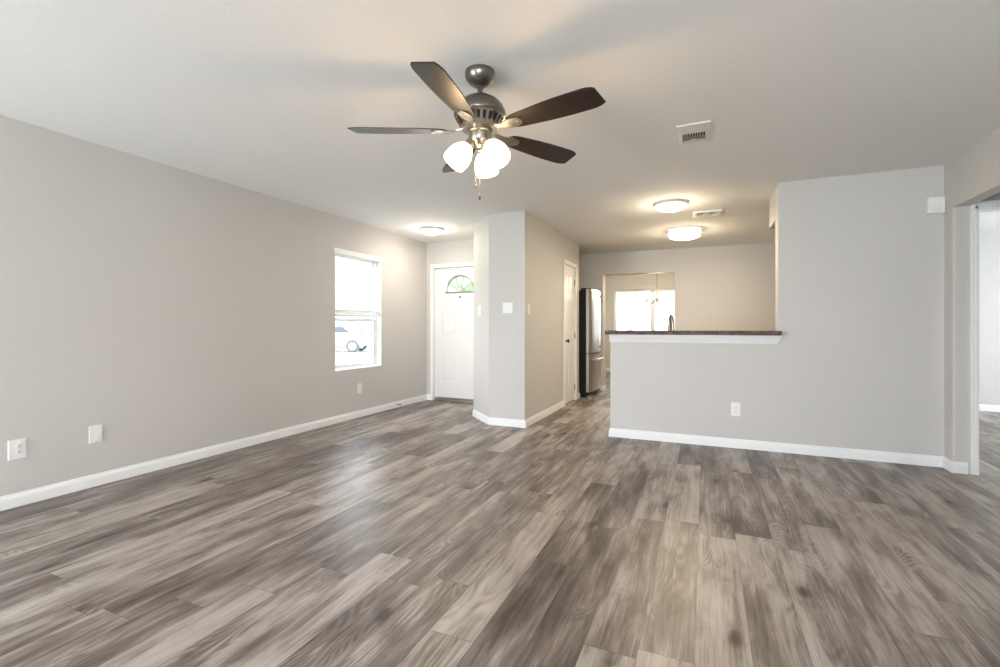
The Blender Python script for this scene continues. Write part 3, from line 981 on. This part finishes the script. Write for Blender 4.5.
def blade_bm():
    bm = BM()
    N = 22
    r0, r1 = 0.165, 0.660
    up, lo = [], []
    def half(s):
        base = 0.045 + 0.026 * math.sin(min(1, s / 0.75) * math.pi / 2)
        return base
    k = 0
    L_ = []
    R_ = []
    for i in range(N + 1):
        s = i / N
        x = r0 + (r1 - r0) * s
        h1 = 0.043 + 0.027 * math.sin(min(1.0, s / 0.75) * math.pi / 2)
        h2 = h1
        if s < 0.10: 
            q = math.sqrt(max(0, 1 - (1 - s / 0.10) ** 2)); h1 *= 0.25 + 0.75 * q; h2 = h1
        if s > 0.86:
            q = (s - 0.86) / 0.14
            h1 = h1 * (1 - 0.26 * q * q); h2 = h2 * (1 - 0.26 * q * q)
        L_.append((x, h1)); R_.append((x - (0.010 if i == N else 0), -h2))
    pts = L_ + R_[::-1]
    fs = prism(bm, pts[::-1], -0.003, 0.003)
    bmesh.ops.bevel(bm, geom=[e for e in bm.edges if abs(e.verts[0].co.z - e.verts[1].co.z) < 1e-6], offset=0.0015, segments=1, affect='EDGES')
    return bm
def bracket_bm():
    bm = BM()
    # arm from the hub, widening into a leaf-shaped plate under the blade root
    out = []
    prof = [(0.070, 0.016), (0.100, 0.012), (0.125, 0.011), (0.145, 0.016), (0.165, 0.026), (0.190, 0.034), (0.215, 0.034), (0.238, 0.026), (0.252, 0.012)]
    top = [(x, h) for x, h in prof]; bot = [(x, -h) for x, h in prof]
    prism(bm, bot + top[::-1], -0.0095, -0.0035)
    for v in bm.verts:
        if v.co.x < 0.15:
            v.co.z += 0.022 * (0.15 - v.co.x) / 0.08
    bmesh.ops.bevel(bm, geom=[e for e in bm.edges if abs(e.verts[0].co.x - e.verts[1].co.x) > 1e-5 or True], offset=0.0018, segments=2, affect='EDGES')
    for x, y in ((0.185, 0.016), (0.185, -0.016), (0.228, 0.0)):
        lathe(bm, [(0, -0.0125), (0.004, -0.012), (0.005, -0.0095)], 10, Matrix.Translation((x, y, 0)), cap=False)
    return bm
blade_me = None
for k in range(5):
    ang = R(113.71 + 91 + 72 * k)
    mt = Matrix.Rotation(ang, 4, 'Z') @ Matrix.Rotation(R(-12), 4, 'X')
    if k == 0:
        b_o = mesh_obj('blade', blade_bm(), M['walnut'], fan)
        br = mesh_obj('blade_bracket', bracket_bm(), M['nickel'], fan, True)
        b0_, br0_ = b_o, br
    else:
        b_o = b0_.copy(); COL.objects.link(b_o); b_o.parent = fan
        br = br0_.copy(); COL.objects.link(br); br.parent = fan
    for q in (b_o, br):
        q.location = (0, 0, BLZ); q.rotation_euler = mt.to_euler()
bm = BM(); lathe(bm, [(0.0, -0.300), (0.064, -0.300), (0.064, -0.312), (0.059, -0.316), (0.059, -0.352), (0.055, -0.362), (0.040, -0.372), (0.028, -0.380), (0.024, -0.398), (0.012, -0.404), (0.0, -0.405)], 40)
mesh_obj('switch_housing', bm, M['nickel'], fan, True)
for phi in (15, -107, 133):
    ang = R(113.71 - phi)
    mt = Matrix.Translation((0, 0, -0.362)) @ Matrix.Rotation(ang, 4, 'Z') @ Matrix.Translation((0.045, 0, 0)) @ Matrix.Rotation(R(180 - 38), 4, 'Y')
    # local +z now points down and outward
    bm = BM(); lathe(bm, [(0, -0.02), (0.012, -0.02), (0.014, 0.0), (0.024, 0.006), (0.027, 0.018), (0.027, 0.034), (0.023, 0.038), (0, 0.038)], 24, mt)
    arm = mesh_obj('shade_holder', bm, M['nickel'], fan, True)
    bm = BM()
    pr_ = [(0.025, 0.030), (0.033, 0.038), (0.046, 0.055), (0.057, 0.078), (0.063, 0.104), (0.064, 0.128), (0.061, 0.150), (0.059, 0.150), (0.062, 0.127), (0.061, 0.104), (0.055, 0.079), (0.044, 0.057), (0.031, 0.041), (0.023, 0.034)]
    lathe(bm, pr_, 32, mt, cap=False)
    sh = mesh_obj('lamp_shade', bm, M['shade_glow'], fan, True)
    bm = BM(); lathe(bm, [(0, 0.036), (0.013, 0.036), (0.014, 0.055), (0.022, 0.075), (0.027, 0.095), (0.022, 0.115), (0.010, 0.124), (0, 0.125)], 20, mt)
    mesh_obj('bulb', bm, M['shade_glow'], sh, True)
    ld = bpy.data.lights.new('fan_bulb', 'POINT'); ld.energy = FAN_BULB_W; ld.color = (1.0, 0.62, 0.30); ld.shadow_soft_size = 0.035
    lo = bpy.data.objects.new('fan_bulb', ld); COL.objects.link(lo); lo.parent = fan
    lo.location = mt @ Vector((0, 0, 0.178))
for (dx, dy, ln, lab) in ((-0.024, -0.004, 0.165, 'a'), (0.010, -0.024, 0.235, 'b')):
    bm = BM()
    z0 = -0.395
    tube(bm, [(dx, dy, z0), (dx, dy, z0 - ln)], 0.0006, 6)
    ch = mesh_obj('pull_chain', bm, M['bronze'], fan)
    bm = BM(); lathe(bm, [(0, z0 - ln), (0.003, z0 - ln - 0.003), (0.0055, z0 - ln - 0.018), (0.0055, z0 - ln - 0.028), (0.003, z0 - ln - 0.034), (0, z0 - ln - 0.035)], 12, Matrix.Translation((dx, dy, 0)))
    mesh_obj('pull_fob', bm, M['bronze'], ch, True)

# ------------------------------------------------------------------ flush ceiling lights
def glow_lamp(t, power, col):
    lp = bpy.data.lights.new('ceiling_glow_lamp', 'POINT'); lp.energy = power; lp.color = col; lp.shadow_soft_size = 0.09
    q = bpy.data.objects.new('ceiling_glow_lamp', lp); COL.objects.link(q); q.parent = t; q.location = (0, 0, -0.24)
def dome_light(x, y, rad, power, label, ring='nickel', col=(1.0, 0.81, 0.55)):
    t = thing('ceiling_light', label, 'ceiling light', (x, y, H), 0, 'flush dome ceiling lights')
    bm = BM(); lathe(bm, [(0, 0), (rad, 0), (rad * 1.0, -0.012), (rad * 0.95, -0.026), (rad * 0.90, -0.030), (rad * 0.86, -0.028), (rad * 0.86, -0.01), (0, -0.01)], 48)
    mesh_obj('base_ring', bm, M[ring], t, True)
    bm = BM()
    pts = [(rad * 0.87 * math.cos(a), -0.026 - rad * 0.34 * math.sin(a)) for a in [math.pi / 2 * k / 10 for k in range(11)]]
    pts[-1] = (0, pts[-1][1])
    lathe(bm, pts, 48, cap=False)
    mesh_obj('glass_dome', bm, M['dome_glow'], t, True)
    bm = BM(); lathe(bm, [(0, pts[-1][1] + 0.001), (0.008, pts[-1][1]), (0.006, pts[-1][1] - 0.01), (0, pts[-1][1] - 0.012)], 12)
    ld = bpy.data.lights.new('dome_lamp', 'AREA'); ld.shape = 'DISK'; ld.size = rad * 1.6; ld.energy = power; ld.color = col
    bm.free()
    lo = bpy.data.objects.new('dome_lamp', ld); COL.objects.link(lo); lo.parent = t; lo.location = (0, 0, -0.03 - rad * 0.36)
    glow_lamp(t, power * 0.75, col)
    return t
M['ring_white'] = plain('cream_light_ring', (0.62, 0.56, 0.48), 0.4)
dome_light(-3.34, 5.34, 0.165, FOYER_W, 'small flush dome light over the front door entry', 'ring_white', (1.0, 0.88, 0.72))
dome_light(-0.336, 5.25, 0.178, KITCH_A_W, 'small flush dome light nearest the bar, beside the ceiling register', 'ring_white')
# deeper two-band drum light
t = thing('ceiling_light', 'larger double banded drum light on the kitchen ceiling near the back wall', 'ceiling light', (-0.26, 6.80, H))
rd = 0.215
bm = BM(); lathe(bm, [(0, 0), (rd * 0.9, 0), (rd * 0.9, -0.02), (0, -0.02)], 48); mesh_obj('base_plate', bm, M['trim'], t, True)
bm = BM()
pts = [(rd * 0.94, -0.012), (rd * 0.97, -0.020), (rd * 0.97, -0.068)] + [(rd * 0.97 * math.cos(a), -0.068 - 0.06 * math.sin(a)) for a in [math.pi / 2 * k / 8 for k in range(1, 9)]]
pts[-1] = (0, pts[-1][1])
lathe(bm, pts, 48, cap=False); mesh_obj('drum_shade', bm, M['drum_glow'], t, True)
for z in (-0.014, -0.062):
    bm = BM(); lathe(bm, [(rd * 0.972, z), (rd * 1.025, z), (rd * 1.025, z - 0.011), (rd * 0.972, z - 0.011), (rd * 0.972, z)], 48, cap=False)
    mesh_obj('metal_band', bm, M['pewter'], t, True)
ld = bpy.data.lights.new('drum_lamp', 'AREA'); ld.shape = 'DISK'; ld.size = 0.42; ld.energy = KITCH_B_W; ld.color = (1.0, 0.80, 0.52)
lo = bpy.data.objects.new('drum_lamp', ld); COL.objects.link(lo); lo.parent = t; lo.location = (0, 0, -0.14)
glow_lamp(t, KITCH_B_W * 0.75, (1.0, 0.80, 0.52))

# ------------------------------------------------------------------ ceiling registers
t = thing('ceiling_vent', 'larger square ceiling register with dark slots between fan and bar', 'vent', (-0.07, 3.40, H))
vx, vy = 0.104, 0.158
bm = BM()
for (a, c, y0, y1) in ((-vx, vx, -vy, -vy + 0.035), (-vx, vx, vy - 0.03, vy), (-vx, -vx + 0.028, -vy + 0.035, vy - 0.03), (vx - 0.035, vx, -vy + 0.035, vy - 0.03)):
    box(bm, a, c, y0, y1, -0.012, 0.0, 0.003)
mesh_obj('frame', bm, M['register'], t)
bm = BM(); box(bm, -vx + 0.028, vx - 0.035, -vy + 0.035, vy - 0.03, -0.002, 0.0)
mesh_obj('duct', bm, M['register_dark'], t)
bm = BM()
for k in range(5):
    f = box(bm, -vx + 0.028, vx - 0.035, -0.012, 0.012, -0.0006, 0.0006)
    xf(bm, f, Matrix.Translation((0, -vy + 0.050 + k * 0.019, -0.011)) @ Matrix.Rotation(R(-14), 4, 'X'))
for k in range(11):
    f = box(bm, -0.0022, 0.0022, -0.034, 0.034, -0.006, 0.006)
    xf(bm, f, Matrix.Translation((-vx + 0.032 + k * 0.0157, -0.002, -0.010)))
for k in range(5):
    f = box(bm, -vx + 0.028, vx - 0.035, -0.013, 0.013, -0.0006, 0.0006)
    xf(bm, f, Matrix.Translation((0, 0.048 + k * 0.021, -0.012)) @ Matrix.Rotation(R(24), 4, 'X'))
mesh_obj('louvers', bm, M['register'], t)
bm = BM(); box(bm, -0.02, 0.01, 0.086, 0.098, -0.022, -0.010, 0.002); mesh_obj('damper_lever', bm, M['register'], t)

t = thing('ceiling_vent', 'narrow white ceiling register with two openings beside a dome light', 'vent', (0.02, 5.87, H))
vx, vy = 0.150, 0.125
bm = BM()
for (a, c, y0, y1) in ((-vx, vx, -vy, -vy + 0.03), (-vx, vx, vy - 0.03, vy), (-vx, -vx + 0.04, -vy + 0.03, vy - 0.03), (vx - 0.04, vx, -vy + 0.03, vy - 0.03), (-0.045, 0.03, -vy + 0.03, vy - 0.03)):
    box(bm, a, c, y0, y1, -0.014, 0.0, 0.003)
mesh_obj('frame', bm, M['trim'], t)
bm = BM(); box(bm, -vx + 0.04, vx - 0.04, -vy + 0.03, vy - 0.03, -0.002, 0.0); mesh_obj('duct', bm, M['register_dark'], t)
bm = BM()
for k in range(7):
    f = box(bm, -vx + 0.04, vx - 0.04, -0.007, 0.007, -0.0006, 0.0006)
    xf(bm, f, Matrix.Translation((0, -vy + 0.04 + k * 0.021, -0.008)) @ Matrix.Rotation(R(35), 4, 'X'))
mesh_obj('louvers', bm, M['register'], t)

# ------------------------------------------------------------------ wall plates
def plate_base(t, w, h):
    bm = BM(); box(bm, -w / 2, w / 2, -0.006, 0.0, -h / 2, h / 2, 0.0025)
    mesh_obj('plate', bm, M['plastic'], t)
def screws(t, pts):
    for x, z in pts:
        bm = BM()
        lathe(bm, [(0, 0.0075), (0.003, 0.007), (0.0035, 0.006)], 8, Matrix.Translation((x, 0, z)) @ Matrix.Rotation(R(90), 4, 'X'), cap=False)
        mesh_obj('screw', bm, M['cord'], t)
def receptacle(t, x0):
    for s in (-1, 1):
        bm = BM()
        pts = [(0.017 * math.cos(a), max(-0.0135, min(0.0135, 0.017 * math.sin(a)))) for a in [2 * math.pi * k / 24 for k in range(24)]]
        prism(bm, pts, 0.004, 0.0085)
        xf(bm, list(bm.verts), Matrix.Translation((x0, 0, s * 0.0195)) @ Matrix.Rotation(R(90), 4, 'X'))
        r_ = mesh_obj('receptacle', bm, M['plastic'], t)
        bm = BM()
        for dx, hh in ((-0.0062, 0.0045), (0.0062, 0.0036)):
            box(bm, x0 + dx - 0.0012, x0 + dx + 0.0012, -0.0092, -0.008, s * 0.0195 + 0.002 - hh, s * 0.0195 + 0.002 + hh)
        lathe(bm, [(0, 0.0092), (0.0024, 0.0092), (0.0024, 0.008)], 10, Matrix.Translation((x0, 0, s * 0.0195 - 0.0085)) @ Matrix.Rotation(R(90), 4, 'X'), cap=False)
        mesh_obj('slots', bm, M['slot'], r_)
def outlet(loc, rotz, label, wide=False):
    t = thing('wall_outlet', label, 'outlet', loc, rotz, 'wall outlets')
    if wide:
        plate_base(t, 0.086, 0.125); receptacle(t, 0.010); screws(t, [(0.010, 0), (-0.032, 0.030), (-0.032, -0.030)])
    else:
        plate_base(t, 0.078, 0.125); receptacle(t, 0.0); screws(t, [(0, 0)])
    return t
y_, z_ = 1.479, 0.362
outlet((XL, y_, z_), R(90), 'wide white wall plate with outlet, leftmost on the long wall', True)
y_, z_ = 1.894, 0.37
t = thing('blank_wall_plate', 'blank white plate on the long left wall beside the wide outlet', 'wall plate', (XL, y_, z_), R(90))
plate_base(t, 0.080, 0.125); screws(t, [(0, 0.042), (0, -0.042)])
y_, z_ = 4.673, 0.362
outlet((XL, y_, z_), R(90), 'small white outlet below the left wall window')
outlet((0.258, YP, 0.362), 0, 'white outlet on the grey half wall below the bar counter')

def switch(loc, rotz, label, n=1, group='light switches'):
    t = thing('light_switch', label, 'light switch', loc, rotz, group)
    w = 0.075 + 0.046 * (n - 1)
    plate_base(t, w, 0.122)
    for i in range(n):
        x = (i - (n - 1) / 2) * 0.046
        bm = BM(); box(bm, x - 0.005, x + 0.005, -0.0085, -0.005, -0.012, 0.012)
        f = box(bm, x - 0.0042, x + 0.0042, -0.018, -0.006, 0.000, 0.008, 0.001)
        mesh_obj('toggle', bm, M['plastic'], t)
    screws(t, [((i - (n - 1) / 2) * 0.046, s * 0.03) for i in range(n) for s in (-1, 1)])
    return t
switch((-2.53, 5.1475, 1.335), R(-44.5), 'single switch plate on the slanted face of the pantry wall corner')
switch((-2.067, BY, 1.350), 0, 'wide double switch plate on the pantry wall facing the room', 2)
switch((BX, 5.05, 1.34), R(90), 'single switch plate near the corner on the warm side wall by the pantry door')

t = thing('door_chime', 'square white chime box high on the wall by the right opening', 'door chime', (1.705, YP, 2.115))
bm = BM(); box(bm, -0.055, 0.055, -0.035, 0, -0.065, 0.065, 0.006); mesh_obj('cover', bm, M['plastic'], t)
bm = BM()
for k in range(5): box(bm, -0.035, 0.035, -0.0358, -0.034, -0.05 + k * 0.007, -0.047 + k * 0.007)
mesh_obj('grille', bm, M['register'], t)

# spring door stop on the left baseboard
u_y = 5.42
t = thing('door_stop', 'small spring door stop on the left baseboard near the front door', 'door stop', (XL + 0.0125, u_y, 0.05))
bm = BM()
tube(bm, [(0.002 + 0.060 * i / 120, 0.006 * math.cos(i * 0.9), 0.006 * math.sin(i * 0.9)) for i in range(121)], 0.0013, 5)
lathe(bm, [(0, 0.0005), (0.010, 0.0005), (0.010, 0.004), (0, 0.004)], 12, Matrix.Rotation(R(90), 4, 'Y'))
mesh_obj('spring', bm, M['nickel'], t)
bm = BM(); lathe(bm, [(0, 0.060), (0.008, 0.060), (0.008, 0.072), (0, 0.074)], 12, Matrix.Rotation(R(90), 4, 'Y')); mesh_obj('rubber_tip', bm, M['rubber'], t)

# ------------------------------------------------------------------ chandelier in the dining room
CHX, CHY = -0.925, 10.2
t = thing('chandelier', 'brass chandelier with upturned white glass shades in the dining room', 'chandelier', (CHX, CHY, H))
bm = BM(); lathe(bm, [(0, 0), (0.065, 0), (0.06, -0.02), (0.02, -0.035), (0, -0.035)], 24); mesh_obj('canopy', bm, M['brass'], t, True)
bm = BM(); tube(bm, [(0, 0, -0.03), (0, 0, -0.57)], 0.006, 8); mesh_obj('chain', bm, M['brass'], t, True)
bm = BM(); lathe(bm, [(0, -0.56), (0.012, -0.565), (0.016, -0.60), (0.010, -0.62), (0.014, -0.68), (0.030, -0.715), (0.034, -0.74), (0.022, -0.77), (0.010, -0.79), (0.014, -0.805), (0, -0.82)], 24)
mesh_obj('column', bm, M['brass'], t, True)
for k in range(5):
    a = R(72 * k + 20)
    rot = Matrix.Translation((0, 0, -0.06)) @ Matrix.Rotation(a, 4, 'Z')
    pts = [rot @ p for p in bezier((0.02, 0, -0.67), (0.12, 0, -0.80), (0.22, 0, -0.80), (0.215, 0, -0.675), 14)]
    bm = BM(); tube(bm, pts, 0.0065, 8)
    lathe(bm, [(0, -0.68), (0.024, -0.675), (0.028, -0.665), (0.012, -0.66), (0.012, -0.645), (0, -0.645)], 16, rot @ Matrix.Translation((0.215, 0, 0)))
    ar = mesh_obj('arm', bm, M['bronze'], t, True)
    bm = BM(); lathe(bm, [(0.014, -0.662), (0.034, -0.650), (0.050, -0.620), (0.058, -0.585), (0.066, -0.560), (0.063, -0.560), (0.055, -0.585), (0.047, -0.618), (0.032, -0.645), (0.014, -0.655)], 24, rot @ Matrix.Translation((0.215, 0, 0)), cap=False)
    mesh_obj('glass_shade', bm, M['chand_glow'], t, True)
ld = bpy.data.lights.new('chandelier_lamp', 'POINT'); ld.energy = CHAND_W * 5; ld.color = (1.0, 0.80, 0.55); ld.shadow_soft_size = 0.1
lo = bpy.data.objects.new('chandelier_lamp', ld); COL.objects.link(lo); lo.parent = t; lo.location = (0, 0, -0.50)

# ------------------------------------------------------------------ outdoors
bm = BM(); box(bm, -60, 40, -30, 70, -0.32, -0.22); g_ = struct('ground', bm, M['grass'])
bm = BM(); box(bm, -19, -11.4, -30, 69, -0.22, -0.20); struct('street', bm, M['asphalt'])
bm = BM(); box(bm, -4.2, -2.4, YF + T, 10.5, -0.219, -0.02); struct('porch', bm, M['asphalt'])

def ico_crown(bm, c, r, n=26, seed=0, sq=0.8):
    rr = random.Random(seed)
    for k in range(n):
        th = rr.uniform(0, 2 * math.pi); ph = math.acos(rr.uniform(-0.6, 1))
        q = Vector((math.sin(ph) * math.cos(th), math.sin(ph) * math.sin(th), math.cos(ph) * sq)) * r * rr.uniform(0.45, 0.8)
        s = r * rr.uniform(0.28, 0.45)
        ret = bmesh.ops.create_icosphere(bm, subdivisions=2, radius=s, matrix=Matrix.Translation(Vector(c) + q))
        for v in ret['verts']:
            v.co += Vector((rr.uniform(-1, 1), rr.uniform(-1, 1), rr.uniform(-1, 1))) * s * 0.16
def tree(x, y, h, r, label, seed, name='shade_tree', cat='tree'):
    t = thing(name, label, cat, (x, y, -0.22), 0)
    bm = BM(); tube(bm, [(0, 0, -0.05), (0.05, 0, h * 0.3), (0.1, 0.05, h * 0.6)], [r * 0.055, r * 0.045, r * 0.03], 10)
    for a in range(4):
        tube(bm, [(0.05, 0, h * 0.35), (math.cos(a * 1.6) * r * 0.4, math.sin(a * 1.6) * r * 0.4, h * 0.65)], [r * 0.03, r * 0.012], 7)
    mesh_obj('trunk', bm, M['bark'], t, True)
    bm = BM(); ico_crown(bm, (0.1, 0, h * 0.72), r, 34, seed)
    mesh_obj('crown', bm, M['leaf'], t)
def bush(x, y, r, label, seed):
    bm = BM(); ico_crown(bm, (0, 0, r * 0.45), r, 22, seed, 0.9)
    for v in bm.verts:
        if v.co.z < -0.02: v.co.z = -0.02
    o = mesh_obj('garden_bush', bm, M['leaf']); o.location = (x, y, -0.22)
    tag(o, label, 'bush')
def ray_at(px, Y):
    u = (px - 500) / F_PX
    d = Y / (math.cos(R(YAW)) + u * math.sin(R(YAW)))
    return d * (-math.sin(R(YAW)) + u * math.cos(R(YAW)))
bush(ray_at(350, 27), 27, 1.3, 'rounded green bush across the street, seen through the left window', 3)
bush(ray_at(377, 29.5), 29.5, 0.8, 'small green bush further right across the street, seen through the left window', 5)
tree(ray_at(358, 50) , 50, 6.5, 3.0, 'leafy tree in the distance behind the window blind', 11)
tree(ray_at(461, 22), 22, 6.5, 3.4, 'green tree seen through the fanlight of the front door', 12)
t = thing('bare_tree', 'bare grey branching tree beyond the dining room window', 'tree', (ray_at(628, 22), 22, -0.22))
bm = BM()
rt = random.Random(4)
def limb(p, d, ln, r, depth):
    q = p + d * ln
    tube(bm, [p, p + d * ln * 0.5 + Vector((rt.uniform(-1, 1), rt.uniform(-1, 1), 0)) * ln * 0.06, q], [r, r * 0.85, r * 0.6], 7)
    if depth:
        for k in range(3):
            nd = (d + Vector((rt.uniform(-0.9, 0.9), rt.uniform(-0.9, 0.9), rt.uniform(-0.1, 0.5)))).normalized()
            limb(q - d * ln * 0.08 * k, nd, ln * 0.72, r * 0.55, depth - 1)
limb(Vector((0, 0, -0.05)), Vector((0.1, 0, 1)).normalized(), 1.7, 0.16, 4)
mesh_obj('branches', bm, M['bark'], t, True)

# house across the street
hx, hy_ = -31, 36
t = thing('neighbour_house', 'pale house across the street beyond the left window', 'house', (hx, hy_, -0.22), R(20))
bm = BM(); box(bm, -6, 6, -4, 4, 0, 2.8); mesh_obj('wall', bm, M['brick'], t)
bm = BM()
v = [bm.verts.new(p) for p in ((-6.4, -4.4, 2.8), (6.4, -4.4, 2.8), (6.4, 4.4, 2.8), (-6.4, 4.4, 2.8), (-4, 0, 5.0), (4, 0, 5.0))]
for f in ((0, 1, 5, 4), (1, 2, 5), (2, 3, 4, 5), (3, 0, 4), (3, 2, 1, 0)): bm.faces.new([v[i] for i in f])
mesh_obj('roof', bm, M['roof'], t)
for x in (-3.5, 3.5):
    bm = BM(); box(bm, x - 0.6, x + 0.6, -4.04, -3.98, 0.9, 2.2, 0.01); mesh_obj('window', bm, M['car_glass'], t)

# parked car seen through the lower sash
cxr = ray_at(331, 19.5)
car = thing('parked_car', 'silver parked car seen through the lower part of the left window', 'car', (cxr, 19.5, -0.20), R(205))
side = [(-2.25, 0.35), (-2.28, 0.75), (-2.1, 0.95), (-1.5, 1.02), (-0.9, 1.40), (0.35, 1.42), (1.05, 1.02), (1.95, 0.88), (2.25, 0.70), (2.25, 0.35)]
bm = BM(); prism(bm, [(x, z) for x, z in side], -0.86, 0.86)
xf(bm, list(bm.verts), Matrix.Rotation(R(90), 4, 'X'))
for v in bm.verts:
    if v.co.z > 1.1: v.co.y *= 0.78
bmesh.ops.bevel(bm, geom=list(bm.edges), offset=0.05, segments=2, affect='EDGES')
mesh_obj('body', bm, M['car_paint'], car, True)
bm = BM()
for s in (-1, 1):
    q = [(-1.25, 0.875, 1.05), (-0.85, 0.73, 1.34), (0.28, 0.73, 1.36), (0.85, 0.875, 1.05)]
    vs = [bm.verts.new((x, s * y, z)) for x, y, z in q]; vo = [bm.verts.new((x, s * (y - 0.05), z)) for x, y, z in q]
    bm.faces.new(vs); bm.faces.new(vo[::-1])
    for i in range(4): bm.faces.new((vs[i], vs[(i + 1) % 4], vo[(i + 1) % 4], vo[i]))
mesh_obj('side_windows', bm, M['car_glass'], car)
for wx in (-1.4, 1.4):
    for wy in (-0.8, 0.8):
        bm = BM(); mt = Matrix.Translation((wx, wy, 0.33)) @ Matrix.Rotation(R(90), 4, 'X')
        lathe(bm, [(0.20, -0.10), (0.31, -0.11), (0.33, -0.08), (0.33, 0.08), (0.31, 0.11), (0.20, 0.10)], 24, mt, cap=False)
        wh = mesh_obj('wheel', bm, M['tyre'], car, True)
        bm = BM(); lathe(bm, [(0, -0.08), (0.20, -0.10), (0.20, 0.10), (0, 0.08)], 24, mt); mesh_obj('hubcap', bm, M['car_paint'], wh, True)
